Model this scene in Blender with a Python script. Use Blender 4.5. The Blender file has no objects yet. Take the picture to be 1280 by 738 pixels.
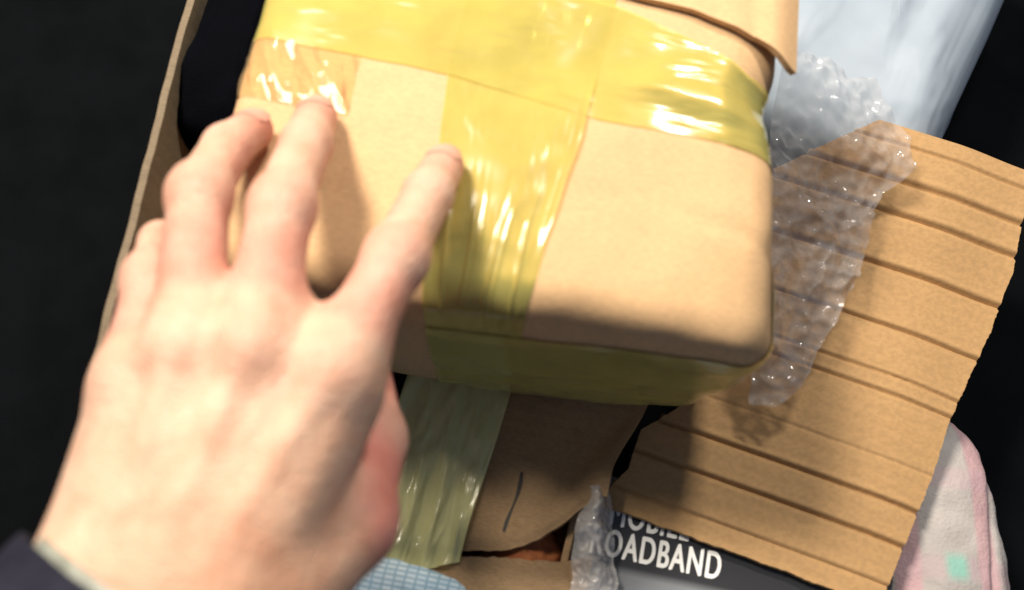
import bpy, bmesh, math, random
import numpy as np
from mathutils import Vector, noise as mnoise

random.seed(7)
R = math.radians
scene = bpy.context.scene
COL = scene.collection

# ------------------------------------------------------------------ camera
cam_d = bpy.data.cameras.new('camera')
cam_d.sensor_width = 36.0
cam_d.lens = 33.83
cam_d.clip_start = 0.01
cam_d.clip_end = 50
cam_d.dof.use_dof = True
cam_d.dof.focus_distance = 0.47
cam_d.dof.aperture_fstop = 5.6
cam = bpy.data.objects.new('camera', cam_d)
COL.objects.link(cam)
cam.location = (0, 0, 0.5)
cam.rotation_euler = (R(22), 0, 0)
scene.camera = cam

# ------------------------------------------------------------------ ambient + lamps
world = bpy.data.worlds.new('World')
scene.world = world
world.use_nodes = True
wb = world.node_tree.nodes['Background']
wb.inputs[0].default_value = (0.62, 0.74, 1.0, 1)
wb.inputs[1].default_value = 0.15


def area(name, loc, target, power, size, color, size_y=None):
    l = bpy.data.lights.new(name, 'AREA')
    l.energy = power
    l.size = size
    l.color = color
    if size_y:
        l.shape = 'RECTANGLE'
        l.size_y = size_y
    o = bpy.data.objects.new(name, l)
    COL.objects.link(o)
    o.location = loc
    d = Vector(target) - Vector(loc)
    o.rotation_euler = d.to_track_quat('-Z', 'Y').to_euler()
    return o


area('ceiling_lamp', (-0.42, 0.62, 1.15), (0, 0.15, 0.15), 21.5, 0.24, (1.0, 0.90, 0.76))
area('strip_lamp', (0.29, 0.655, 0.93), (0.07, 0.19, 0.2), 6.0, 0.14, (1.0, 0.93, 0.82), 0.05)

scene.view_settings.view_transform = 'Standard'
scene.view_settings.look = 'None'
scene.view_settings.exposure = 0.22
scene.view_settings.gamma = 1.0
scene.render.engine = 'CYCLES'
scene.cycles.transparent_max_bounces = 24
scene.cycles.max_bounces = 10


# ------------------------------------------------------------------ helpers
def mesh_obj(name, verts, faces, mat, parent=None, smooth=True):
    me = bpy.data.meshes.new(name)
    me.from_pydata([tuple(map(float, v)) for v in verts], [], [tuple(map(int, f)) for f in faces])
    me.update()
    bm = bmesh.new()
    bm.from_mesh(me)
    bmesh.ops.recalc_face_normals(bm, faces=bm.faces)
    bm.to_mesh(me)
    bm.free()
    if smooth:
        me.polygons.foreach_set('use_smooth', [True] * len(me.polygons))
    if mat:
        me.materials.append(mat)
    o = bpy.data.objects.new(name, me)
    COL.objects.link(o)
    if parent:
        o.parent = parent
    return o


def empty(name, loc=(0, 0, 0), rz=0):
    o = bpy.data.objects.new(name, None)
    o.empty_display_size = 0.02
    COL.objects.link(o)
    o.location = loc
    o.rotation_euler = (0, 0, rz)
    return o


def tag(o, label, cat, group=None):
    o['label'] = label
    o['category'] = cat
    if group:
        o['group'] = group
    return o


def nz(p, s, seed=0.0):
    return mnoise.noise(Vector((p[0] * s + seed, p[1] * s - seed * 1.7, p[2] * s + seed * 0.6)))


def fbm(p, s, seed=0.0, octv=3):
    a, t = 1.0, 0.0
    for _ in range(octv):
        t += a * nz(p, s, seed)
        s *= 2.03
        a *= 0.5
        seed += 3.1
    return t


def ridge(p, s, seed=0.0, octv=3):
    """crumpled-film noise: sharp creases between flat facets"""
    a, t = 1.0, 0.0
    for _ in range(octv):
        t += a * (1 - 2 * abs(nz(p, s, seed)))
        s *= 2.1
        a *= 0.5
        seed += 5.3
    return t


def sheet(name, P, nu, nv, mat, parent=None, thick=0.0, smooth=True):
    """surface P(u,v), u,v in 0..1; thick>0 gives it a second face below and a rim"""
    pts = np.array([[P(i / nu, j / nv) for i in range(nu + 1)] for j in range(nv + 1)], float)
    idx = lambda i, j: j * (nu + 1) + i
    faces = [(idx(i, j), idx(i + 1, j), idx(i + 1, j + 1), idx(i, j + 1)) for j in range(nv) for i in range(nu)]
    V = pts.reshape(-1, 3)
    if thick:
        du = np.gradient(pts, axis=1)
        dv = np.gradient(pts, axis=0)
        n = np.cross(du, dv)
        n /= np.linalg.norm(n, axis=2, keepdims=True) + 1e-12
        low = (pts - n * thick).reshape(-1, 3)
        N = len(V)
        V = np.vstack([V, low])
        faces += [tuple(N + k for k in f[::-1]) for f in faces]
        ring = [idx(i, 0) for i in range(nu)] + [idx(nu, j) for j in range(nv)] + \
               [idx(i, nv) for i in range(nu, 0, -1)] + [idx(0, j) for j in range(nv, 0, -1)]
        for k in range(len(ring)):
            a, b = ring[k], ring[(k + 1) % len(ring)]
            faces.append((b, a, N + a, N + b))
    o = mesh_obj(name, V, faces, mat, parent, smooth)
    if thick and smooth:
        m = o.modifiers.new('edges', 'EDGE_SPLIT')
        m.split_angle = R(50)
    return o


def box_panel(name, c, h, mat, parent, bev=0.0006):
    bm = bmesh.new()
    bmesh.ops.create_cube(bm, size=1)
    for v in bm.verts:
        v.co = Vector((c[0] + v.co.x * 2 * h[0], c[1] + v.co.y * 2 * h[1], c[2] + v.co.z * 2 * h[2]))
    bmesh.ops.bevel(bm, geom=list(bm.edges), offset=bev, segments=2, affect='EDGES', profile=0.5)
    me = bpy.data.meshes.new(name)
    bm.to_mesh(me)
    bm.free()
    me.materials.append(mat)
    o = bpy.data.objects.new(name, me)
    COL.objects.link(o)
    o.parent = parent
    return o


def interp(x, xs, ys):
    return float(np.interp(x, xs, ys))


def smoothstep(a, b, x):
    t = min(1, max(0, (x - a) / (b - a)))
    return t * t * (3 - 2 * t)


# ------------------------------------------------------------------ materials
def new_mat(name):
    m = bpy.data.materials.new(name)
    m.use_nodes = True
    nt = m.node_tree
    return m, nt, nt.nodes['Principled BSDF'], nt.nodes['Material Output']


def N(nt, t, **kw):
    n = nt.nodes.new(t)
    for k, v in kw.items():
        setattr(n, k, v)
    return n


def noise_ramp(nt, coord, scale, c0, c1, p0=0.35, p1=0.65, detail=4):
    n = N(nt, 'ShaderNodeTexNoise')
    n.inputs['Scale'].default_value = scale
    n.inputs['Detail'].default_value = detail
    nt.links.new(coord, n.inputs['Vector'])
    r = N(nt, 'ShaderNodeValToRGB')
    r.color_ramp.elements[0].position = p0
    r.color_ramp.elements[1].position = p1
    r.color_ramp.elements[0].color = (*c0, 1)
    r.color_ramp.elements[1].color = (*c1, 1)
    nt.links.new(n.outputs['Fac'], r.inputs['Fac'])
    return r.outputs['Color'], n.outputs['Fac']


def mixc(nt, fac, a, b, mode='MIX'):
    m = N(nt, 'ShaderNodeMix', data_type='RGBA', blend_type=mode)
    if isinstance(fac, (int, float)):
        m.inputs[0].default_value = fac
    else:
        nt.links.new(fac, m.inputs[0])
    for s, k in ((a, 6), (b, 7)):
        if isinstance(s, tuple):
            m.inputs[k].default_value = (*s, 1)
        else:
            nt.links.new(s, m.inputs[k])
    return m.outputs[2]


def cardboard(name, col, var=0.14, flute=0.0, rot=0.0, rough=0.78, spec=0.25, scuff=1.0, grain=5):
    m, nt, b, out = new_mat(name)
    tc = N(nt, 'ShaderNodeTexCoord').outputs['Object']
    d = tuple(c * (1 - var) for c in col)
    l = tuple(min(1, c * (1 + var)) for c in col)
    base, _ = noise_ramp(nt, tc, 26, d, l, 0.3, 0.7, 6)
    # fibre specks
    mp = N(nt, 'ShaderNodeMapping')
    mp.inputs['Rotation'].default_value = (0, 0, rot)
    mp.inputs['Scale'].default_value = (1, grain, 1)
    nt.links.new(tc, mp.inputs['Vector'])
    fib, ff = noise_ramp(nt, mp.outputs[0], 420, tuple(1 - (0.08 + 0.12 * scuff) for k in range(3)), (1.05, 1.04, 1.03), 0.36, 0.62, 3)
    c = mixc(nt, 1.0, base, fib, 'MULTIPLY')
    # scuffs
    sc, sf = noise_ramp(nt, tc, 70, (1, 1, 1), tuple(1 - scuff * k for k in (0.14, 0.16, 0.18)), 0.60, 0.72, 8)
    c = mixc(nt, 1.0, c, sc, 'MULTIPLY')
    nt.links.new(c, b.inputs['Base Color'])
    b.inputs['Roughness'].default_value = rough
    b.inputs['Specular IOR Level'].default_value = spec
    bump = N(nt, 'ShaderNodeBump')
    bump.inputs['Strength'].default_value = 0.25
    bump.inputs['Distance'].default_value = 0.0005
    h = ff
    if flute:
        w = N(nt, 'ShaderNodeTexWave', wave_type='BANDS', bands_direction='Y', wave_profile='SIN')
        w.inputs['Scale'].default_value = flute
        w.inputs['Distortion'].default_value = 0.6
        w.inputs['Detail'].default_value = 1.0
        m2 = N(nt, 'ShaderNodeMapping')
        m2.inputs['Rotation'].default_value = (0, 0, rot)
        nt.links.new(tc, m2.inputs['Vector'])
        nt.links.new(m2.outputs[0], w.inputs['Vector'])
        a = N(nt, 'ShaderNodeMath', operation='MULTIPLY_ADD')
        a.inputs[1].default_value = 0.8
        nt.links.new(w.outputs['Fac'], a.inputs[0])
        nt.links.new(ff, a.inputs[2])
        h = a.outputs[0]
    nt.links.new(h, bump.inputs['Height'])
    nt.links.new(bump.outputs['Normal'], b.inputs['Normal'])
    return m


def film(name, tint, body, opacity, rough=0.12, bump_s=0.5, bump_scale=160, gloss=1.0, edge=1.0):
    """thin plastic film: tinted see-through, part body colour, glossy coat"""
    m, nt, b, out = new_mat(name)
    tc = N(nt, 'ShaderNodeTexCoord').outputs['Object']
    tr = N(nt, 'ShaderNodeBsdfTransparent')
    tr.inputs[0].default_value = (*tint, 1)
    b.inputs['Roughness'].default_value = rough
    b.inputs['Specular IOR Level'].default_value = 0.5 * gloss
    bc, nf = noise_ramp(nt, tc, 45, tuple(c * 0.9 for c in body), tuple(min(1, c * 1.08) for c in body), 0.35, 0.65, 5)
    nt.links.new(bc, b.inputs['Base Color'])
    b.inputs['Coat Weight'].default_value = 0.8 * gloss
    b.inputs['Coat Roughness'].default_value = rough * 0.45
    n = N(nt, 'ShaderNodeTexNoise')
    n.inputs['Scale'].default_value = bump_scale
    n.inputs['Detail'].default_value = 3
    nt.links.new(tc, n.inputs['Vector'])
    bump = N(nt, 'ShaderNodeBump')
    bump.inputs['Strength'].default_value = bump_s
    bump.inputs['Distance'].default_value = 0.0008
    nt.links.new(n.outputs['Fac'], bump.inputs['Height'])
    nt.links.new(bump.outputs['Normal'], b.inputs['Normal'])
    nt.links.new(bump.outputs['Normal'], b.inputs['Coat Normal'])
    lw = N(nt, 'ShaderNodeFresnel')
    lw.inputs['IOR'].default_value = 1.45
    nt.links.new(bump.outputs['Normal'], lw.inputs['Normal'])
    ad = N(nt, 'ShaderNodeMath', operation='MULTIPLY_ADD', use_clamp=True)
    ad.inputs[1].default_value = edge
    ad.inputs[2].default_value = opacity
    nt.links.new(lw.outputs[0], ad.inputs[0])
    mx = N(nt, 'ShaderNodeMixShader')
    nt.links.new(ad.outputs[0], mx.inputs[0])
    nt.links.new(tr.outputs[0], mx.inputs[1])
    nt.links.new(b.outputs[0], mx.inputs[2])
    nt.links.new(mx.outputs[0], out.inputs['Surface'])
    return m


def cloth_mat(name, c0, c1, rough=0.9, spec=0.1, scale=30, weave=900):
    m, nt, b, out = new_mat(name)
    tc = N(nt, 'ShaderNodeTexCoord').outputs['Object']
    c, f = noise_ramp(nt, tc, scale, c0, c1)
    nt.links.new(c, b.inputs['Base Color'])
    b.inputs['Roughness'].default_value = rough
    b.inputs['Specular IOR Level'].default_value = spec
    n = N(nt, 'ShaderNodeTexNoise')
    n.inputs['Scale'].default_value = weave
    nt.links.new(tc, n.inputs['Vector'])
    bump = N(nt, 'ShaderNodeBump')
    bump.inputs['Strength'].default_value = 0.5
    bump.inputs['Distance'].default_value = 0.0006
    nt.links.new(n.outputs['Fac'], bump.inputs['Height'])
    nt.links.new(bump.outputs['Normal'], b.inputs['Normal'])
    return m


M_CARD = cardboard('parcel_cardboard', (0.61, 0.395, 0.21), 0.03, 0, scuff=0.3)
M_CARD2 = cardboard('carton_cardboard', (0.36, 0.235, 0.125), 0.12, 60)
M_CARD3 = cardboard('corrugated_cardboard', (0.42, 0.255, 0.115), 0.035, 0, R(20.5), scuff=0.12, grain=1.3)
M_CARD4 = cardboard('panel_cardboard', (0.19, 0.145, 0.095), 0.12, 50)
M_TAPE = film('yellow_tape_film', (0.98, 0.93, 0.48), (0.60, 0.54, 0.16), 0.45, 0.20, 0.16, 40)
M_TAPE2 = film('green_tape_film', (0.95, 0.96, 0.62), (0.88, 0.87, 0.44), 0.60, 0.22, 0.25, 60)
M_TAPE3 = film('clear_tape_film', (0.985, 0.93, 0.80), (0.6, 0.46, 0.26), 0.10, 0.09, 0.3, 60)
M_BUBBLE = film('bubble_film', (0.90, 0.89, 0.885), (0.70, 0.70, 0.72), 0.20, 0.06, 0.35, 170, 1.9, 0.45)
M_CELLO = film('cellophane_film', (0.95, 0.94, 0.92), (0.80, 0.78, 0.76), 0.38, 0.10, 0.4, 150, 1.2, 0.4)
M_BLACK = cloth_mat('black_fabric', (0.0022, 0.0027, 0.0034), (0.0034, 0.004, 0.005), 0.95, 0.05)
M_BAG = cloth_mat('black_bag_fabric', (0.0012, 0.0014, 0.0024), (0.002, 0.0025, 0.005), 0.9, 0.03)
M_NAVY = cloth_mat('navy_sleeve_fabric', (0.012, 0.012, 0.02), (0.028, 0.028, 0.042), 0.9, 0.1, 60, 700)
M_CUFF = cloth_mat('pale_cuff_fabric', (0.16, 0.17, 0.14), (0.30, 0.31, 0.26), 0.5, 0.4, 200, 900)


def skin_mat():
    m, nt, b, out = new_mat('skin')
    tc = N(nt, 'ShaderNodeTexCoord').outputs['Object']
    at = N(nt, 'ShaderNodeAttribute', attribute_name='pigment')
    mott, _ = noise_ramp(nt, tc, 85, (0.90, 0.78, 0.75), (1.06, 1.09, 1.12), 0.3, 0.7, 5)
    c = mixc(nt, 1.0, at.outputs['Color'], mott, 'MULTIPLY')
    nt.links.new(c, b.inputs['Base Color'])
    b.inputs['Roughness'].default_value = 0.52
    b.inputs['Specular IOR Level'].default_value = 0.35
    b.inputs['Subsurface Weight'].default_value = 0.35
    b.inputs['Subsurface Radius'].default_value = (1.0, 0.35, 0.2)
    b.inputs['Subsurface Scale'].default_value = 0.004
    v = N(nt, 'ShaderNodeTexVoronoi')
    v.inputs['Scale'].default_value = 900
    nt.links.new(tc, v.inputs['Vector'])
    n = N(nt, 'ShaderNodeTexNoise')
    n.inputs['Scale'].default_value = 330
    n.inputs['Detail'].default_value = 5
    nt.links.new(tc, n.inputs['Vector'])
    a = N(nt, 'ShaderNodeMath', operation='ADD')
    nt.links.new(v.outputs['Distance'], a.inputs[0])
    nt.links.new(n.outputs['Fac'], a.inputs[1])
    bump = N(nt, 'ShaderNodeBump')
    bump.inputs['Strength'].default_value = 0.6
    bump.inputs['Distance'].default_value = 0.0006
    nt.links.new(a.outputs[0], bump.inputs['Height'])
    nt.links.new(bump.outputs['Normal'], b.inputs['Normal'])
    return m


M_SKIN = skin_mat()
mN, ntN, bN, _ = new_mat('fingernail_keratin')
bN.inputs['Base Color'].default_value = (0.58, 0.31, 0.24, 1)
bN.inputs['Roughness'].default_value = 0.45
M_NAIL = mN

# ------------------------------------------------------------------ ground: black fabric the pile lies on
def ground_P(u, v):
    x, y = -0.9 + 1.8 * u, -0.6 + 1.8 * v
    return (x, y, -0.004 + 0.003 * fbm((x, y, 0), 5, 2))


g = sheet('ground', ground_P, 90, 90, M_BLACK)
g['kind'] = 'structure'

# ------------------------------------------------------------------ standing cardboard panel (left)
PTH = 0.0030


def panel_P(u, v):
    # u along the panel (front to back, then folded round the corner), v up
    L = 0.100 + u * 0.420
    x = interp(L, [0, 0.10, 0.25, 0.36, 0.37, 0.38, 0.52], [-0.160, -0.1490, -0.1365, -0.123, -0.117, -0.104, 0.03])
    y = interp(L, [0, 0.10, 0.25, 0.36, 0.37, 0.38, 0.52], [0.0, 0.099, 0.246, 0.355, 0.364, 0.367, 0.395])
    z = 0.17 * v
    x += 0.0016 * math.sin(v * 5 + u * 9) * (1 - v) + 0.0006 * nz((L, z, 0), 60, 4)
    return (x, y, z - 0.001 * (1 - v) + (0.0007 * nz((L, 0, 0), 90, 8) if v > 0.99 else 0))


pan = sheet('cardboard_panel', panel_P, 120, 24, M_CARD4, None, PTH)
tag(pan, 'thin dim brown cardboard panel standing on edge beside a black bag', 'cardboard panel')


# ------------------------------------------------------------------ soft bundles
def pillow(name, c, h, rz, mat, seed, parent=None, e=2.6, amp=0.004, fs=30, nu=120, nv=60, fold=None, e2=None):
    """a stuffed soft body: superellipsoid flattened underneath, with folds"""
    V, F = [], []
    for j in range(nv + 1):
        th = math.pi * (j / nv - 0.5)
        for i in range(nu):
            ph = 2 * math.pi * i / nu
            f = lambda w, k: math.copysign(abs(w) ** (2 / k), w)
            k2 = e2 or e
            p = [f(math.cos(th), e) * f(math.cos(ph), k2), f(math.cos(th), e) * f(math.sin(ph), k2), f(math.sin(th), e)]
            q = Vector((p[0] * h[0], p[1] * h[1], p[2] * h[2]))
            d = Vector(p).normalized()
            q += d * (amp * fbm(q, fs, seed, 4))
            if fold:
                q += d * fold(q, d)
            if q.z < -h[2] * 0.92:
                q.z = -h[2] * 0.92
            V.append(q)
    for j in range(nv):
        for i in range(nu):
            i2 = (i + 1) % nu
            F.append((j * nu + i, j * nu + i2, (j + 1) * nu + i2, (j + 1) * nu + i))
    o = mesh_obj(name, V, F, mat, parent)
    bm = bmesh.new()
    bm.from_mesh(o.data)
    bmesh.ops.remove_doubles(bm, verts=bm.verts, dist=1e-5)
    bmesh.ops.recalc_face_normals(bm, faces=bm.faces)
    bm.to_mesh(o.data)
    bm.free()
    o.location = (c[0], c[1], c[2])
    o.rotation_euler = (0, 0, rz)
    return o


bag = pillow('black_bag', (-0.1145, 0.291, 0.0805), (0.0165, 0.084, 0.0875), R(-9), M_BAG, 3, e=7, amp=0.0035, fs=38)
tag(bag, 'black fabric bag wedged between the cardboard panel and the taped parcel', 'bag')

# ------------------------------------------------------------------ lower carton (under the parcel)
CX, CY, CR = 0.007, 0.139, R(-14)
CHX, CHY, CT = 0.0475, 0.130, 0.003
WXR = 0.0380   # right wall stands in from the loose overhanging flaps
carton = empty('carton', (CX, CY, 0), CR)
tag(carton, 'shabby brown carton with a torn seam and greenish tape, under the parcel', 'carton')


def cl(x, y):
    dx, dy = x - CX, y - CY
    return (dx * math.cos(-CR) - dy * math.sin(-CR), dx * math.sin(-CR) + dy * math.cos(-CR))


ZB = 0.0915
WC, WH = (WXR - CHX) / 2, (WXR + CHX) / 2
box_panel('bottom_panel', (WC, 0, 0.0015), (WH - CT - 0.0002, CHY - CT - 0.0002, 0.0015), M_CARD2, carton)
box_panel('side_panel', (-CHX + CT / 2, 0, ZB / 2), (CT / 2, CHY, ZB / 2), M_CARD2, carton)
box_panel('side_panel', (WXR - CT / 2, 0, ZB / 2), (CT / 2, CHY, ZB / 2), M_CARD2, carton)
box_panel('side_panel', (WC, -CHY + CT / 2, ZB / 2), (WH - CT - 0.0002, CT / 2, ZB / 2), M_CARD2, carton)
box_panel('side_panel', (WC, CHY - CT / 2, ZB / 2), (WH - CT - 0.0002, CT / 2, ZB / 2), M_CARD2, carton)

# the two top flaps, meeting at a torn seam (points given in the carton's own axes)
seam_b = [cl(*p) for p in ((-0.062, 0.060), (-0.0213, 0.0507), (0.0, 0.0512), (0.010, 0.0545), (0.020, 0.0605), (0.036, 0.0720))]
seam_f = [cl(*p) for p in ((-0.062, 0.0585), (-0.0213, 0.0485), (0.0, 0.0478), (0.012, 0.0466), (0.023, 0.0466), (0.036, 0.0500))]


def seam(pts, u):
    x = -CHX + 2 * CHX * u
    y = interp(x, [p[0] for p in pts], [p[1] for p in pts])
    return x, y


def flap_z(x, y):
    return 0.0948 + 0.0004 * nz((x, y, 0), 40, 1)


def back_flap(u, v):
    x, y0 = seam(seam_b, u)
    y0 += 0.0006 * nz((x, 0, 0), 300, 2)
    y = y0 + (CHY - y0) * v ** 1.5
    lift = 0.0075 * smoothstep(0.55, 1.0, u) * (1 - smoothstep(0, 0.045, y - y0))
    x += 0.010 * smoothstep(0.3, 1.0, u) * smoothstep(0.01, 0.05, y - y0)
    return (x, y, flap_z(x, y) + lift - 0.0012 * math.exp(-((y - y0) / 0.003) ** 2))


def front_flap(u, v):
    x, y1 = seam(seam_f, u)
    y1 += 0.0007 * nz((x, 0, 0), 400, 6)
    y = -CHY + (y1 + CHY) * (1 - (1 - v) ** 1.5)
    return (x, y, flap_z(x, y) - 0.0002 - 0.0020 * smoothstep(0.02, 0.0, y1 - y) * smoothstep(0.5, 0.9, u))


sheet('top_flap', back_flap, 70, 70, M_CARD2, carton, CT)
ff = sheet('top_flap', front_flap, 70, 50, M_CARD2, carton, CT)

# pen stroke on the back flap
mk, ntk, bk, _ = new_mat('black_marker_ink')
bk.inputs['Base Color'].default_value = (0.02, 0.017, 0.015, 1)
bk.inputs['Roughness'].default_value = 0.6
a0, a1 = cl(0.0042, 0.0830), cl(-0.0028, 0.0580)


def pen(u, v):
    w = (u - 0.5) * (0.0014 + 0.0006 * math.sin(v * 9)) * (1 - 0.6 * abs(v - 0.4))
    x = a0[0] + (a1[0] - a0[0]) * v + w + 0.0007 * math.sin(v * 5)
    y = a0[1] + (a1[1] - a0[1]) * v
    # height of the flap just under the stroke
    uu = (x + CHX) / (2 * CHX)
    _, y0 = seam(seam_b, uu)
    lift = 0.0075 * smoothstep(0.55, 1.0, uu) * (1 - smoothstep(0, 0.045, y - y0))
    return (x, y, flap_z(x, y) + lift + 0.0003)


sheet('marker_line', pen, 3, 24, mk, carton)

# green-yellow tape over the seam
tL = [cl(-0.0500, 0.1330), cl(-0.0560, 0.0700), cl(-0.0600, 0.0480), cl(-0.0620, 0.0370)]
tR = [cl(0.0040, 0.1330), cl(-0.0060, 0.0980), cl(-0.0175, 0.0620), cl(-0.0215, 0.0460), ]


def gtape(u, v):
    k = v * 3
    def on(pts):
        n = len(pts) - 1
        t = v * n
        i = min(n - 1, int(t))
        f = t - i
        return [pts[i][q] + (pts[i + 1][q] - pts[i][q]) * f for q in (0, 1)]
    A, B = on(tL), on(tR)
    x = A[0] + (B[0] - A[0]) * u
    y = A[1] + (B[1] - A[1]) * u
    x = max(-CHX - 0.0004, x)
    wr = 0.0024 * max(0, ridge((x * 2.4, y * 0.5, 0), 42, 9, 3) - 0.35)
    return (x, y, 0.0957 + wr)


sheet('packing_tape', gtape, 70, 80, M_TAPE2, carton, 0.0)

# crumpled reddish paper inside the carton
M_RED = cloth_mat('red_brown_paper', (0.20, 0.055, 0.02), (0.34, 0.12, 0.045), 0.75, 0.2, 60, 500)
pp = pillow('crumpled_paper', (0.002, 0.054, 0.0455), (0.024, 0.030, 0.046), CR, M_RED, 12, amp=0.006, fs=50, e=2.4)
tag(pp, 'crumpled reddish brown paper showing through the torn carton seam', 'paper')

# ------------------------------------------------------------------ boxed product: black box with white lettering
mB, ntB, bB, _ = new_mat('printed_black_card')
tcB = N(ntB, 'ShaderNodeTexCoord').outputs['Object']
sepB = N(ntB, 'ShaderNodeSeparateXYZ')
ntB.links.new(tcB, sepB.inputs[0])
rB = N(ntB, 'ShaderNodeValToRGB')
rB.color_ramp.interpolation = 'LINEAR'
mrB = N(ntB, 'ShaderNodeMapRange')
mrB.inputs[1].default_value = -0.075
mrB.inputs[2].default_value = 0.045
ntB.links.new(sepB.outputs['Y'], mrB.inputs[0])
ntB.links.new(mrB.outputs[0], rB.inputs[0])
e = rB.color_ramp.elements
e[0].position = 0.0
e[0].color = (0.62, 0.63, 0.66, 1)
e[1].position = 1.0
e[1].color = (0.018, 0.018, 0.02, 1)
for pos, col in ((0.475, (0.62, 0.63, 0.66)), (0.485, (0.22, 0.23, 0.25)), (0.535, (0.20, 0.21, 0.225)), (0.565, (0.03, 0.03, 0.033)), (0.8, (0.018, 0.018, 0.02))):  # mid grey: glossy reflection painted into the colour; pale grey: printed strip
    q = e.new(pos)
    q.color = (*col, 1)
ntB.links.new(rB.outputs[0], bB.inputs['Base Color'])
bB.inputs['Roughness'].default_value = 0.28
bB.inputs['Coat Weight'].default_value = 0.4
BX, BY, BRZ = 0.0262, 0.0580, R(-12)
bbox = empty('product_box', (BX, BY, 0), BRZ)
tag(bbox, 'black printed box with a painted grey sheen, lettered MOBILE BROADBAND under the corrugated sheet', 'box')
box_panel('box_body', (0.068, -0.015, 0.040), (0.067, 0.045, 0.040), mB, bbox, 0.0010)
mW, ntW, bW, _ = new_mat('white_print')
bW.inputs['Base Color'].default_value = (0.82, 0.82, 0.80, 1)
bW.inputs['Roughness'].default_value = 0.4


def lettering(txt, x, y, size, sx, name='lettering'):
    cu = bpy.data.curves.new('t', 'FONT')
    cu.body = txt
    cu.size = size
    cu.space_character = 1.14
    o = bpy.data.objects.new('t', cu)
    COL.objects.link(o)
    dg = bpy.context.evaluated_depsgraph_get()
    me = bpy.data.meshes.new_from_object(o.evaluated_get(dg))
    bpy.data.objects.remove(o)
    me.name = name
    me.materials.clear()
    me.materials.append(mW)
    for v in me.vertices:
        v.co.x *= sx
    # heavier strokes: the same print laid down several times, a hair apart
    bm = bmesh.new()
    for k, (dx, dy) in enumerate(((0, 0), (0.00032, 0), (-0.00032, 0), (0.00016, 0.00025), (-0.00016, -0.00025))):
        n0 = len(bm.verts)
        bm.from_mesh(me)
        bm.verts.ensure_lookup_table()
        for v in bm.verts[n0:]:
            v.co += Vector((dx, dy, k * 0.00006))
    bm.to_mesh(me)
    bm.free()
    r = bpy.data.objects.new(name, me)
    COL.objects.link(r)
    r.parent = bbox
    r.location = (x, y, 0.0803)
    return r


lettering('BROADBAND', 0.0015, -0.0045, 0.0160, 0.575)
lettering('MOBILE', 0.0135, 0.0086, 0.0160, 0.58)

# ------------------------------------------------------------------ corrugated cardboard sheet (right)
OX, OY = 0.0725, 0.1056
AX, AY, BXX, BYY = 0.937, -0.35, 0.35, 0.937
GR = [(-0.0345, 0.5, 0.0013), (-0.0165, 1.0, 0.0016), (0.0, 1.0, 0.0016), (0.018, 0.25, 0.0012), (0.0475, 0.75, 0.0014),
      (0.0560, 0.65, 0.0013), (0.0790, 0.9, 0.0016), (0.1080, 1.2, 0.0019), (0.1340, 1.1, 0.0019),
      (0.1500, 1.0, 0.0018), (0.168, 0.6, 0.0014)]


def corr_P(u, v):
    b = -0.0438 + 0.2218 * v
    al = interp(b, [-0.0505, -0.048, -0.046, -0.0387, -0.0255, -0.007, 0.01, 0.130, 0.18], [0.004, -0.010, -0.0157, -0.0199, -0.0140, -0.0141, 0.0, 0.0, 0.05])
    ar = interp(b, [-0.0505, -0.0371, 0.018, 0.044, 0.0963, 0.1259, 0.178], [0.100, 0.1021, 0.1115, 0.1137, 0.1240, 0.1270, 0.1230])
    al += 0.0005 * nz((b, 0, 0), 160, 3) + 0.0004 * nz((b, 0, 0), 600, 3)
    ar += 0.0004 * nz((b, 1, 0), 150, 5) + 0.0003 * nz((b, 1, 0), 700, 5)
    a = al + (ar - al) * u
    if v < 1e-6:
        b += 0.0006 * nz((a, 3, 0), 120, 5) + 0.0004 * nz((a, 3, 0), 500, 1)
    z = 0.0846
    for gb, dp, w in GR:
        w2 = w * 0.62
        k = gb + 0.0004 * nz((a, gb, 0), 25, 9)
        z -= 0.0021 * dp * math.exp(-((b - k) / w2) ** 2)
        z += 0.0004 * dp * math.exp(-((b - k - 2.2 * w2) / (w2 * 1.3)) ** 2)
    z += 0.00006 * math.sin(b * 2 * math.pi / 0.0066)
    z += 0.0009 * nz((a, b, 0), 12, 2)
    z += 0.011 * smoothstep(0.095, 0.178, b)
    z -= 0.004 * smoothstep(0.085, 0.125, a)
    return (OX + a * AX + b * BXX, OY + a * AY + b * BYY, z)


cs = sheet('corrugated_sheet', corr_P, 70, 420, M_CARD3, None, 0.0032)
tag(cs, 'tan corrugated cardboard sheet with dark creases and torn edges', 'cardboard sheet')

# ------------------------------------------------------------------ bluish white mailing bag (top right)
mP, ntP, bP, _ = new_mat('bluish_white_polythene')
tcP = N(ntP, 'ShaderNodeTexCoord').outputs['Object']
cP, _ = noise_ramp(ntP, tcP, 22, (0.26, 0.315, 0.38), (0.34, 0.395, 0.46), 0.3, 0.7, 3)  # bluish window light is put into the bag's own pale colour
ntP.links.new(cP, bP.inputs['Base Color'])
bP.inputs['Roughness'].default_value = 0.5
bP.inputs['Specular IOR Level'].default_value = 0.3


def mail_fold(q, d):
    # long soft folds running the length of the bag
    s = 0.0013 * math.sin(q.x * 210 + 2.2 * nz((q.x, q.y * 0.4, 0), 20, 5)) * (0.4 + 0.6 * abs(nz((q.x, q.y, 0), 12, 1)) * 2)
    s += 0.0006 * max(0, ridge((q.x * 2.4, q.y * 0.5, 0), 40, 2, 2) - 0.3)
    return s * max(0, d.z)


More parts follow.
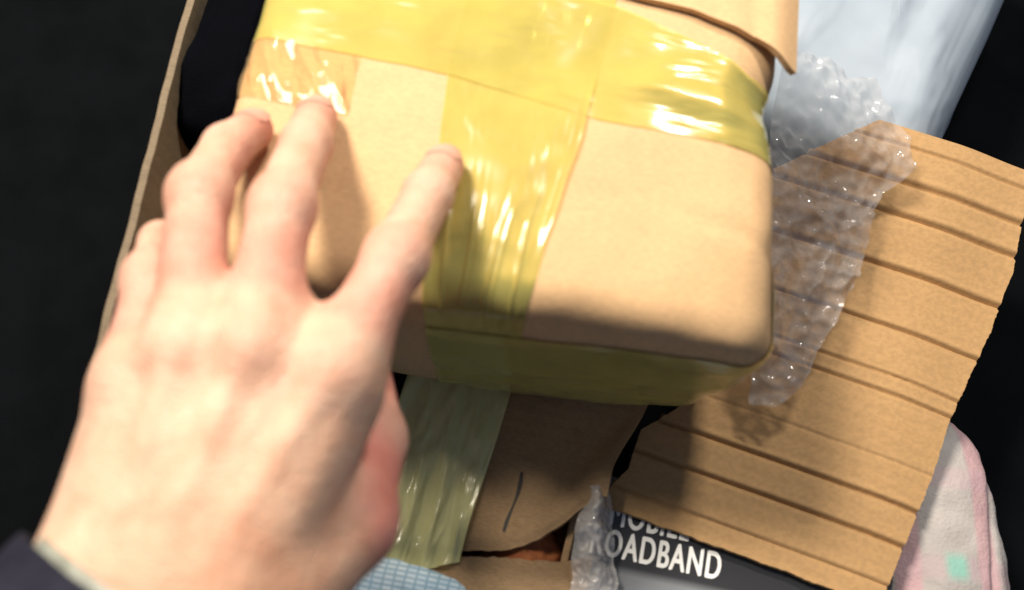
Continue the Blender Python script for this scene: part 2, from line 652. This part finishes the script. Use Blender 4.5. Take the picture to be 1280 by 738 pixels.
ml = pillow('mailing_bag', (0.199, 0.347, 0.049), (0.062, 0.105, 0.053), R(-29), mP, 21, e=3.6, e2=9, amp=0.0025, fs=16, nu=260, nv=120, fold=mail_fold)
tag(ml, 'bluish white polythene mailing bag with long soft folds behind the bubble wrap', 'mailing bag')

# ------------------------------------------------------------------ crumpled bubble wrap
def bub_P(u, v):
    y = 0.268 - 0.158 * v
    xl = interp(y, [0.11, 0.13, 0.18, 0.225, 0.27], [0.1010, 0.1030, 0.1075, 0.1130, 0.1210])
    xr = interp(y, [0.11, 0.118, 0.153, 0.183, 0.215, 0.228, 0.245, 0.27], [0.1120, 0.124, 0.1440, 0.1600, 0.1720, 0.1860, 0.184, 0.170])
    xr += 0.0022 * nz((y, 0, 0), 70, 6) + 0.0012 * nz((y, 0, 0), 240, 2)
    x = xl + (xr - xl) * u
    yy = y + 0.004 * nz((x, 2, 0), 60, 1) - 0.10 * (x - 0.11) * (1 - v)
    z = 0.1005 + 0.030 * (1 - u) ** 1.4 * smoothstep(0.11, 0.16, y)
    z += 0.012 * smoothstep(0.215, 0.26, y)
    z += 0.0058 * max(-0.6, ridge((x, yy, 0), 33, 4, 3) - 0.3) + 0.003 * fbm((x, yy, 0), 40, 7)
    # bubbles on a staggered grid
    s = 0.0085
    r_ = round(yy / (s * 0.866))
    off = 0.5 * (r_ % 2)
    cx = (round(x / s - off) + off) * s
    dd = math.hypot(x - cx, yy - r_ * s * 0.866) / (s * 0.44)
    if dd < 1:
        z += 0.0016 * (1 - dd * dd) ** 2
    return (x, yy, max(z, 0.0985))


bw = sheet('bubble_wrap', bub_P, 110, 230, M_BUBBLE)
tag(bw, 'crumpled clear bubble wrap strip beside the parcel over the corrugated sheet', 'bubble wrap')

# ------------------------------------------------------------------ pastel plaid pouch (lower right)
mQ, ntQ, bQ, _ = new_mat('pastel_plaid_cloth')
tcQ = N(ntQ, 'ShaderNodeTexCoord').outputs['Object']
baseQ, _ = noise_ramp(ntQ, tcQ, 40, (0.31, 0.285, 0.275), (0.41, 0.38, 0.365))
sepQ = N(ntQ, 'ShaderNodeSeparateXYZ')
ntQ.links.new(tcQ, sepQ.inputs[0])


def band(src, period, lo, hi, off=0.0):
    a = N(ntQ, 'ShaderNodeMath', operation='MULTIPLY_ADD')
    a.inputs[1].default_value = 1 / period
    a.inputs[2].default_value = off
    ntQ.links.new(src, a.inputs[0])
    f = N(ntQ, 'ShaderNodeMath', operation='FRACT')
    ntQ.links.new(a.outputs[0], f.inputs[0])
    r = N(ntQ, 'ShaderNodeValToRGB')
    r.color_ramp.elements[0].position = lo
    r.color_ramp.elements[0].color = (0, 0, 0, 1)
    r.color_ramp.elements[1].position = lo + 0.06
    r.color_ramp.elements[1].color = (1, 1, 1, 1)
    q = r.color_ramp.elements.new(hi)
    q.color = (1, 1, 1, 1)
    q = r.color_ramp.elements.new(min(1, hi + 0.06))
    q.color = (0, 0, 0, 1)
    ntQ.links.new(f.outputs[0], r.inputs[0])
    return r.outputs[0]


def fmul(a, k):
    m_ = N(ntQ, 'ShaderNodeMath', operation='MULTIPLY')
    ntQ.links.new(a, m_.inputs[0])
    if isinstance(k, float):
        m_.inputs[1].default_value = k
    else:
        ntQ.links.new(k, m_.inputs[1])
    return m_.outputs[0]


c = mixc(ntQ, fmul(band(sepQ.outputs['X'], 0.034, 0.45, 0.75, 0.2), 0.65), baseQ, (0.46, 0.25, 0.28))
c = mixc(ntQ, fmul(band(sepQ.outputs['Y'], 0.040, 0.30, 0.55), 0.4), c, (0.42, 0.29, 0.32))
teal = fmul(band(sepQ.outputs['X'], 0.060, 0.40, 0.54, 0.50), band(sepQ.outputs['Y'], 0.075, 0.40, 0.54, 0.25))
c = mixc(ntQ, fmul(teal, 0.85), c, (0.16, 0.40, 0.33))
ntQ.links.new(c, bQ.inputs['Base Color'])
bQ.inputs['Roughness'].default_value = 0.75
wv = N(ntQ, 'ShaderNodeTexNoise')
wv.inputs['Scale'].default_value = 620
ntQ.links.new(tcQ, wv.inputs['Vector'])
bpq = N(ntQ, 'ShaderNodeBump')
bpq.inputs['Strength'].default_value = 0.6
bpq.inputs['Distance'].default_value = 0.0007
ntQ.links.new(wv.outputs['Fac'], bpq.inputs['Height'])
ntQ.links.new(bpq.outputs['Normal'], bQ.inputs['Normal'])


def pouch_fold(q, d):
    return -0.0035 * math.exp(-((q.x - 0.016 - 0.1 * q.y) / 0.0022) ** 2) * max(0, d.z)


po = pillow('cloth_pouch', (0.190, 0.028, 0.0345), (0.032, 0.094, 0.0375), R(-6), mQ, 31, e=2.7, amp=0.003, fs=28, nu=180, nv=90, fold=pouch_fold)
tag(po, 'pale pink plaid cloth pouch with a teal square, under the corrugated sheet', 'pouch')

# ------------------------------------------------------------------ light blue checked cloth (bottom)
mL, ntL, bL, _ = new_mat('blue_check_cloth')
tcL = N(ntL, 'ShaderNodeTexCoord').outputs['Object']
bl, _ = noise_ramp(ntL, tcL, 60, (0.52, 0.64, 0.71), (0.72, 0.80, 0.84))
ck = N(ntL, 'ShaderNodeTexBrick')
ck.offset = 0.0
ck.inputs['Scale'].default_value = 120
ck.inputs['Mortar Size'].default_value = 0.10
ck.inputs['Mortar Smooth'].default_value = 1.0
ck.inputs['Color1'].default_value = (1, 1, 1, 1)
ck.inputs['Color2'].default_value = (0.75, 0.85, 0.92, 1)
ck.inputs['Mortar'].default_value = (0.22, 0.40, 0.52, 1)
ntL.links.new(tcL, ck.inputs['Vector'])
ntL.links.new(mixc(ntL, 0.8, bl, ck.outputs[0], 'MULTIPLY'), bL.inputs['Base Color'])
bL.inputs['Roughness'].default_value = 0.85
bc_ = pillow('checked_cloth', (-0.056, 0.026, 0.1060), (0.042, 0.022, 0.0105), R(-10), mL, 41, e=2.3, amp=0.0035, fs=55, nu=120, nv=60)
tag(bc_, 'light blue checked cloth lying crumpled on the front of the taped carton', 'cloth')


# ------------------------------------------------------------------ clear plastic wrap by the black box
def cel_P(u, v):
    y = 0.076 - 0.060 * v
    w = interp(v, [0, 0.3, 1], [0.010, 0.017, 0.022])
    xc = interp(v, [0, 0.35, 0.6, 1], [0.0365, 0.0335, 0.0335, 0.0310])
    x = xc + (u - 0.5) * w + 0.001 * nz((y, 0, 0), 120, 2)
    z = 0.0975 + 0.0055 * math.sin(math.pi * min(1, max(0, u))) * (0.5 + 0.5 * math.sin(v * 7)) - 0.010 * smoothstep(0.45, 1, u)
    z += 0.0032 * max(-0.3, ridge((x, y, 0), 80, 14, 3) - 0.4)
    if u < 0.42:
        z = max(z, 0.0972)
    return (x, y, max(z, 0.0815))


ce = sheet('plastic_wrap', cel_P, 60, 110, M_CELLO)
tag(ce, 'crumpled clear plastic wrap between the carton and the black lettered box', 'plastic wrap')

# ------------------------------------------------------------------ the parcel
HX, HY, HZ = 0.1000, 0.0850, 0.0525
PR = R(-8)
PX, PY, PZ = -0.002, 0.2035, 0.0955 + HZ
parcel = empty('parcel', (PX, PY, PZ), PR)
tag(parcel, 'dented tan cardboard parcel bound with wide yellow tape, held by the hand', 'parcel')
RAD = 0.0105


def pdent(p):
    """soft dents and swelling of the parcel, as an offset of a point"""
    x, y, z = p
    o = Vector((0, 0, 0))
    top = smoothstep(HZ * 0.3, HZ, z)
    o.z += top * (0.0022 * (1 - (x / HX) ** 2) * (1 - (y / HY) ** 2))           # swollen top
    o.z -= top * 0.0045 * math.exp(-(((x - 0.085) / 0.030) ** 2 + ((y + 0.085) / 0.035) ** 2))   # dropped corner
    o.z += top * 0.0016 * math.exp(-((y - 0.012 + 0.12 * x) / 0.006) ** 2) * smoothstep(0.02, 0.05, x)   # crease under the tape
    o.z -= top * 0.0065 * smoothstep(0.080, 0.1, x) * (0.65 + 0.35 * math.sin(y * 60 + 1))
    o.z -= top * 0.0012 * math.exp(-((y + 0.040 + 0.25 * (x - 0.06)) / 0.0022) ** 2) * smoothstep(0.05, 0.085, x)   # short fold
    o.z += top * 0.0005 * max(0, ridge(p, 18, 4, 2) - 0.9)
    front = smoothstep(-HY * 0.5, -HY, y)
    o.y -= front * 0.0035 * (1 - (x / HX) ** 2) * (1 - (z / HZ) ** 2)
    right = smoothstep(HX * 0.5, HX, x)
    o.x += right * (0.0065 * math.exp(-((z - 0.010) / 0.03) ** 2) * (0.55 - 0.7 * math.sin(y * 42 + 0.6)))
    o.x -= right * 0.004 * math.exp(-((y - 0.008) / 0.012) ** 2)
    cr_ = right * front
    o += Vector((-0.006, 0.004, 0.0)) * cr_ * smoothstep(-0.005, -HZ, z)      # crushed lower corner
    o += Vector((0.0035, -0.001, -0.002)) * cr_ * math.exp(-((z - 0.03) / 0.016) ** 2)
    k = 0.0014
    o += Vector((k * right * fbm(p, 25, 1), k * front * fbm(p, 25, 3), k * top * fbm(p, 22, 5)))
    return o


def rbox(p, off=0.0, r=RAD):
    i = Vector((max(-HX + r, min(HX - r, p[0])), max(-HY + r, min(HY - r, p[1])), max(-HZ + r, min(HZ - r, p[2]))))
    d = Vector(p) - i
    if d.length < 1e-9:
        d = Vector((0, 0, 1))
    q = i + d.normalized() * r
    return q + pdent(q) + d.normalized() * off


def axis_samples(h, n):
    inner = list(np.linspace(-h + RAD, h - RAD, n))
    ed = [-h + RAD * t for t in (0, .18, .36, .54, .70, .86)]
    return ed + inner + [-e_ for e_ in ed[::-1]]


sx, sy, sz = axis_samples(HX, 64), axis_samples(HY, 56), axis_samples(HZ, 26)
V, F, index = [], [], {}


def pv(p):
    k = tuple(round(c, 7) for c in p)
    if k not in index:
        index[k] = len(V)
        V.append(rbox(p))
    return index[k]


for s in (-1, 1):
    for A, B, mk_ in ((sx, sy, lambda a, b: (a, b, s * HZ)), (sx, sz, lambda a, b: (a, s * HY, b)), (sy, sz, lambda a, b: (s * HX, a, b))):
        for i in range(len(A) - 1):
            for j in range(len(B) - 1):
                F.append([pv(mk_(A[i], B[j])), pv(mk_(A[i + 1], B[j])), pv(mk_(A[i + 1], B[j + 1])), pv(mk_(A[i], B[j + 1]))])
mesh_obj('parcel_body', V, F, M_CARD, parcel)


def wrap_v(s, x):
    """point on the cube surface: s runs from the back of the top (0) forward and down the front"""
    L1 = 2 * HY
    if s < L1:
        return (x, HY - s, HZ)
    return (x, -HY, HZ - (s - L1))


def wrap_h(s, y):
    """s runs from the left end up, across the top and down the right end"""
    L0 = 0.06
    if s < L0:
        return (-HX, y, HZ - (L0 - s))
    if s < L0 + 2 * HX:
        return (-HX + (s - L0), y, HZ)
    return (HX, y, HZ - (s - L0 - 2 * HX))


# long tape running front to back
def tape_v(u, v):
    s = 0.002 + v * (2 * HY + 0.075)
    yl = HY - s
    l = interp(yl, [-0.16, -0.085, -0.06, 0.01, 0.06], [-0.0160, -0.0170, -0.0185, -0.0225, -0.0190])
    r_ = interp(yl, [-0.16, -0.085, -0.06, -0.018, 0.01, 0.06], [0.0140, 0.0195, 0.0225, 0.0300, 0.0330, 0.0385])
    l += 0.0006 * nz((s, 0, 0), 60, 3)
    r_ += 0.0006 * nz((s, 1, 0), 60, 7)
    x = l + (r_ - l) * u
    p = wrap_v(s, x)
    wr = 0.0004 * max(0, fbm((x * 3, s, 0), 35, 2))
    # lifted right-hand edge
    wr += 0.0016 * math.exp(-((1 - u) / 0.06) ** 2) * smoothstep(0.07, 0.09, s) * (1 - smoothstep(0.13, 0.16, s))
    # puckers where it turns over the front edge
    kk = math.exp(-((s - 2 * HY + 0.012) / 0.020) ** 2)
    for u0, am in ((0.17, .7), (0.36, 1.0), (0.42, .5), (0.60, .9), (0.66, .4), (0.83, .6)):
        wr += kk * 0.0011 * am * math.exp(-((u - u0 - 0.02 * math.sin(s * 70 + u0 * 9)) / 0.016) ** 2)
    q = rbox(p, 0.0003 + wr)
    return q


sheet('packing_tape', tape_v, 110, 200, M_TAPE, parcel)


# cross tape, laid a little askew
def tape_h(u, v):
    s = 0.010 + v * (0.05 + 2 * HX + 0.045)
    x = s - 0.06 - HX
    lo = interp(x, [-0.1, -0.02, 0.035, 0.09, 0.14], [0.0085, 0.0010, -0.0110, -0.0140, -0.0150])
    hi = interp(x, [-0.1, 0.0, 0.04, 0.09, 0.14], [0.0600, 0.0480, 0.0390, 0.0190, 0.0170])
    lo += 0.0006 * nz((s, 4, 0), 50, 3)
    hi += 0.0006 * nz((s, 5, 0), 50, 7)
    y = lo + (hi - lo) * u
    wr = 0.0004 * max(0, fbm((s, y * 3, 0), 35, 8))
    wr += 0.0004 * max(0, ridge((s * 0.5, y * 2.5, 0), 50, 3, 2) - 0.7) * smoothstep(0.03, 0.06, x)
    return rbox(wrap_h(s, y), 0.00055 + wr)


sheet('packing_tape', tape_h, 90, 220, M_TAPE, parcel)


# band of the same tape along the lower front, turned round the right-hand corner
def tape_f(u, v):
    s = 0.083 + v * (0.017 + 0.1 + 0.040)
    x = s - 0.1
    zz = interp(x, [-0.03, 0.05, 0.14], [-0.046, -0.044, -0.038]) + (0.074 + 0.0006 * nz((s, 2, 0), 60, 3)) * u
    p = (x, -HY, zz) if x < HX else (HX, -HY + (x - HX), zz)
    wr = 0.0006 * max(0, fbm((s, zz * 3, 0), 40, 12))
    return rbox(p, 0.0008 + wr)


sheet('packing_tape', tape_f, 50, 130, M_TAPE, parcel)


# short wrinkled clear tape at the left end
def tape_c(u, v):
    s = 0.020 + v * 0.085
    y = -0.0165 + 0.026 * u
    x = s - 0.06 - HX
    y += -0.10 * (x + 0.1)
    wr = 0.0008 * max(0, ridge((s * 2.2 + y, y * 0.6, 0), 42, 6, 3) - 0.5)
    return rbox(wrap_h(s, y), 0.0004 + wr)


sheet('clear_tape', tape_c, 40, 110, M_TAPE3, parcel)


# outer flap folded over at the back right corner
def pflap(u, v):
    xl = 0.034 + 0.0725 * u
    ye = interp(xl, [0.034, 0.065, 0.090, 0.104, 0.115], [0.0455, 0.0400, 0.0320, 0.0245, 0.0230])
    y = ye + (HY - 0.004 - ye) * v
    q = rbox((min(xl, 0.095), y, HZ), 0.0)
    z = max(q.z, 0.0515) + 0.0033 + 0.0012 * smoothstep(0.05, 0.095, xl)
    z -= 0.0150 * smoothstep(0.094, 0.118, xl)
    return (xl, y, z)


sheet('top_flap', pflap, 60, 40, M_CARD, parcel, 0.0026)

# ------------------------------------------------------------------ the hand (one continuous surface)
def vv(*a):
    return np.array(a, np.float32)


W = vv(-0.0900, 0.0120, 0.2430)
EL = vv(-0.1650, -0.1050, 0.2560)
FING = {
    # MCP, PIP, DIP, tip with radii
    'index': [(-0.0500, 0.0790, 0.2440), (-0.0345, 0.1180, 0.2380), (-0.0272, 0.1465, 0.2240), (-0.0238, 0.1655, 0.2086)],
    'middle': [(-0.0712, 0.0850, 0.2475), (-0.0690, 0.1330, 0.2420), (-0.0675, 0.1640, 0.2260), (-0.0690, 0.1850, 0.2092)],
    'ring': [(-0.0900, 0.0840, 0.2460), (-0.0955, 0.1385, 0.2390), (-0.0940, 0.1640, 0.2235), (-0.0910, 0.1800, 0.2088)],
    'little': [(-0.1055, 0.0770, 0.2400), (-0.1085, 0.1130, 0.2330), (-0.1140, 0.1330, 0.2160), (-0.1138, 0.1430, 0.1980)],
}
FRAD = {'index': (0.0106, 0.0090, 0.0081, 0.0073), 'middle': (0.0109, 0.0092, 0.0083, 0.0075),
        'ring': (0.0103, 0.0090, 0.0081, 0.0073), 'little': (0.0096, 0.0079, 0.0071, 0.0065)}


def cone(P_, a, b, ra, rb):
    a, b = np.asarray(a, np.float32), np.asarray(b, np.float32)
    ab = b - a
    t = np.clip(((P_ - a) @ ab) / (ab @ ab), 0, 1)
    d = np.linalg.norm(P_ - (a + t[..., None] * ab), axis=-1)
    return d - (ra + (rb - ra) * t)


def ell(P_, c_, r_):
    q = (P_ - np.asarray(c_, np.float32)) / np.asarray(r_, np.float32)
    k = np.linalg.norm(q, axis=-1)
    return (k - 1) * min(r_)


def smin(a, b, k):
    h = np.clip(0.5 + 0.5 * (b - a) / k, 0, 1)
    return b + (a - b) * h - k * h * (1 - h)


def hand_sdf(P_):
    mc = {n: np.array(FING[n][0], np.float32) for n in FING}
    base = {'index': W + vv(0.017, 0.012, 0.003), 'middle': W + vv(0.006, 0.014, 0.005),
            'ring': W + vv(-0.007, 0.012, 0.004), 'little': W + vv(-0.018, 0.008, -0.001)}
    # forearm and wrist: flattened by two parallel cones
    fd = (EL - W) / np.linalg.norm(EL - W)
    side = np.cross(fd, vv(0, 0, 1))
    side /= np.linalg.norm(side)
    d = cone(P_, W + side * 0.013, EL + side * 0.014, 0.0205, 0.028)
    d = smin(d, cone(P_, W - side * 0.013, EL - side * 0.014, 0.0205, 0.028), 0.014)
    for n in FING:
        top = mc[n] + vv(0, -0.002, -0.002)
        d = smin(d, cone(P_, base[n], top, 0.0150, 0.0122), 0.012)
        d = smin(d, cone(P_, base[n] + vv(0, 0, -0.012), top + vv(0, 0, -0.011), 0.0150, 0.0115), 0.012)
    # web between the fingers
    webs = [mc[n] + (np.array(FING[n][1], np.float32) - mc[n]) * 0.29 + vv(0, 0, -0.0065) for n in FING]
    for a, b in zip(webs[:-1], webs[1:]):
        d = smin(d, cone(P_, a, b, 0.0080, 0.0080), 0.010)
    # thenar mass and thumb, folded under towards the parcel's front face
    TH = [vv(-0.0650, 0.0240, 0.2330), vv(-0.0490, 0.0440, 0.2150), vv(-0.0455, 0.0720, 0.1990), vv(-0.0500, 0.0980, 0.1860)]
    th = cone(P_, TH[0], TH[1], 0.0185, 0.0150)
    th = smin(th, cone(P_, TH[1], TH[2], 0.0142, 0.0118), 0.006)
    th = smin(th, cone(P_, TH[2], TH[3], 0.0116, 0.0088), 0.004)
    d = smin(d, th, 0.006)
    # tendons and knuckles stand out on the back
    for n in FING:
        a = base[n] + vv(0, 0.004, 0.0125)
        b = mc[n] + vv(0, -0.004, 0.0095)
        d = smin(d, cone(P_, a, b, 0.0018, 0.0026), 0.0050)
        d = smin(d, ell(P_, mc[n] + vv(0, 0.001, 0.0035), (0.0080, 0.0100, 0.0080)), 0.008)
    # fingers: each blends into the palm, not into its neighbours
    res = d
    for n in FING:
        J = [np.array(q, np.float32) for q in FING[n]]
        r_ = FRAD[n]
        f = cone(P_, J[0], J[1], r_[0], r_[1])
        f = smin(f, ell(P_, J[1] + vv(0, 0, 0.0005), (r_[1] * 1.05, r_[1] * 1.12, r_[1] * 1.04)), 0.004)
        f = smin(f, cone(P_, J[1], J[2], r_[1] * 0.97, r_[2]), 0.004)
        f = smin(f, cone(P_, J[2], J[3], r_[2], r_[3]), 0.003)
        # slight waist in the middle of the first phalanx, fleshy pads
        # knuckle creases across PIP and DIP (on the back side)
        for jn, amp in ((1, 0.00040), (2, 0.00028)):
            t_ = J[jn + 1] - J[jn - 1]
            t_ = t_ / np.linalg.norm(t_)
            up = vv(0, 0, 1) - t_ * t_[2]
            up /= np.linalg.norm(up)
            rel = P_ - J[jn]
            sl = rel @ t_
            hi = np.clip((rel @ up) / r_[jn], 0, 1)
            for o_ in (-0.0034, -0.001, 0.0014, 0.0037):
                f = f + amp * hi * np.exp(-((sl - o_) / 0.0009) ** 2)
        res = np.minimum(res, smin(d, f, 0.0075))
    return res


def surface_net(lo, hi, h):
    ax = [np.arange(lo[i], hi[i], h, dtype=np.float32) for i in range(3)]
    n = [len(a) for a in ax]
    D = np.empty(n, np.float32)
    for i0 in range(0, n[0], 16):
        X = np.stack(np.meshgrid(ax[0][i0:i0 + 16], ax[1], ax[2], indexing='ij'), -1)
        D[i0:i0 + 16] = hand_sdf(X)
    neg = D < 0
    c = np.zeros([k - 1 for k in n], np.int32)
    for i in (0, 1):
        for j in (0, 1):
            for k in (0, 1):
                c += neg[i:n[0] - 1 + i, j:n[1] - 1 + j, k:n[2] - 1 + k]
    act = (c > 0) & (c < 8)
    ids = -np.ones(act.shape, np.int64)
    cells = np.argwhere(act)
    ids[act] = np.arange(len(cells))
    verts = np.stack([ax[q][cells[:, q]] + h / 2 for q in range(3)], 1).astype(np.float32)
    for it in range(7):
        d = hand_sdf(verts)
        g_ = np.stack([(hand_sdf(verts + np.eye(3, dtype=np.float32)[q] * 0.0003) - d) / 0.0003 for q in range(3)], 1)
        gl = np.maximum(1e-3, (g_ ** 2).sum(1))
        verts = verts - g_ * np.clip(d / gl, -h, h)[:, None] * 0.9
    faces = []
    for q in range(3):
        sl0 = [slice(None)] * 3
        sl1 = [slice(None)] * 3
        sl0[q] = slice(0, -1)
        sl1[q] = slice(1, None)
        cr = neg[tuple(sl0)] != neg[tuple(sl1)]
        E_ = np.argwhere(cr)
        a, b = (q + 1) % 3, (q + 2) % 3
        ok = (E_[:, a] > 0) & (E_[:, b] > 0) & (E_[:, a] < n[a] - 1) & (E_[:, b] < n[b] - 1)
        E_ = E_[ok]
        def cell(da, db):
            e_ = E_.copy()
            e_[:, a] -= da
            e_[:, b] -= db
            return ids[e_[:, 0], e_[:, 1], e_[:, 2]]
        Q = np.stack([cell(1, 1), cell(0, 1), cell(0, 0), cell(1, 0)], 1)
        flip = ~neg[tuple(sl0)][E_[:, 0], E_[:, 1], E_[:, 2]]
        Q[flip] = Q[flip][:, ::-1]
        faces.append(Q)
    return verts, np.vstack(faces)


hv, hf = surface_net((-0.215, -0.150, 0.172), (-0.008, 0.200, 0.292), 0.0012)
hf = hf[(hf >= 0).all(1)]
person = mesh_obj('person', hv, hf, M_SKIN)
tag(person, 'bare left hand with spread bent fingers gripping the parcel, dark navy sleeve', 'person')

sm_ = person.modifiers.new('soften', 'SMOOTH')
sm_.factor = 0.5
sm_.iterations = 3

# pigment: paler back, redder knuckles, fingertips and thumb
pal = np.array((0.62, 0.415, 0.295))
red = np.array((0.60, 0.205, 0.165))
ora = np.array((0.60, 0.33, 0.205))
wr_ = np.zeros(len(hv))
for n in FING:
    J = [np.array(q) for q in FING[n]]
    wr_ = np.maximum(wr_, 0.42 * np.exp(-(np.maximum(0, cone(hv.astype(np.float32), J[0] + (J[1] - J[0]) * 0.5, J[3], 0.011, 0.010)) / 0.004) ** 2))
    for q, rad, am in ((J[0] + np.array((0, 0, 0.008)), 0.011, 0.22), (J[1], 0.0115, 0.62), (J[2], 0.010, 0.42), (J[3] + (J[3] - J[2]) * 0.15, 0.016, 0.95)):
        wr_ = np.maximum(wr_, am * np.exp(-(((hv - q) ** 2).sum(1)) / rad ** 2))
thumb_w = np.exp(-np.maximum(0, cone(hv.astype(np.float32), vv(-0.045, 0.044, 0.215), vv(-0.050, 0.098, 0.186), 0.0135, 0.0090)) / 0.003)
wr_ = np.maximum(wr_, 0.85 * thumb_w)
gapd = np.exp(-(((hv - np.array((-0.062, 0.072, 0.252))) ** 2) @ np.array((1, 0.3, 1))) / 0.005 ** 2)
wr_ = np.maximum(wr_, 0.5 * gapd)
ow = np.exp(-(((hv - np.array((-0.068, 0.020, 0.250))) ** 2).sum(1)) / 0.030 ** 2) * 0.8
colr = pal[None] * (1 - wr_[:, None]) + red[None] * wr_[:, None]
colr = colr * (1 - ow[:, None]) + ora[None] * ow[:, None]
att = person.data.color_attributes.new('pigment', 'FLOAT_COLOR', 'POINT')
att.data.foreach_set('color', np.hstack([colr, np.ones((len(hv), 1))]).astype(np.float32).ravel())

# fingernails
for n in ('index', 'middle', 'ring'):
    J = [Vector(q) for q in FING[n]]
    r_ = FRAD[n][3]
    t = (J[3] - J[2]).normalized()
    up = (Vector((0, 0, 1)) - t * t.z).normalized()
    sd = t.cross(up)

    def nail(u, v, J=J, r_=r_, t=t, up=up, sd=sd):
        an = (u - 0.5) * 1.8
        ln = (-0.75 + 1.5 * v) * r_
        rr = r_ * 1.0 + 0.00035 + max(0, -ln) * 0.045
        wid = 1 - 0.25 * (2 * v - 1) ** 4
        p = J[3] + t * ln + (up * math.cos(an * wid) + sd * math.sin(an * wid)) * rr * (1 - 0.42 * max(0, v - 0.45) ** 1.7)
        return tuple(p)
    sheet('fingernail', nail, 12, 12, M_NAIL, person, 0.0005)

# sleeve and cuff
Wd, Ed = Vector(W), Vector(EL)
ax_ = (Ed - Wd).normalized()
sid = ax_.cross(Vector((0, 0, 1))).normalized()
upv = sid.cross(ax_).normalized()


def tube(r0, r1, t0, t1, seed, amp):
    def P_(u, v):
        an = 2 * math.pi * u
        # inside out: the hem is turned in
        t = t0 + (t1 - t0) * v
        rr = r0 + (r1 - r0) * v
        cs_, sn = math.cos(an), math.sin(an)
        k = amp * (fbm((cs_ * 0.4, sn * 0.4, t * 9), 3.0, seed) + 0.8 * math.sin(t * 330 + 3 * sn + seed) * smoothstep(0, 0.25, v))
        p = Wd + ax_ * t + sid * (cs_ * (rr * 1.12 + k)) + upv * (sn * (rr * 0.86 + k))
        return tuple(p)
    return P_


sheet('sleeve', tube(0.0365, 0.048, -0.0005, 0.125, 2, 0.0020), 96, 70, M_NAVY, person, 0.0022)
sheet('cuff', tube(0.0332, 0.0345, -0.0030, 0.016, 5, 0.0012), 96, 16, M_CUFF, person, 0.0012)
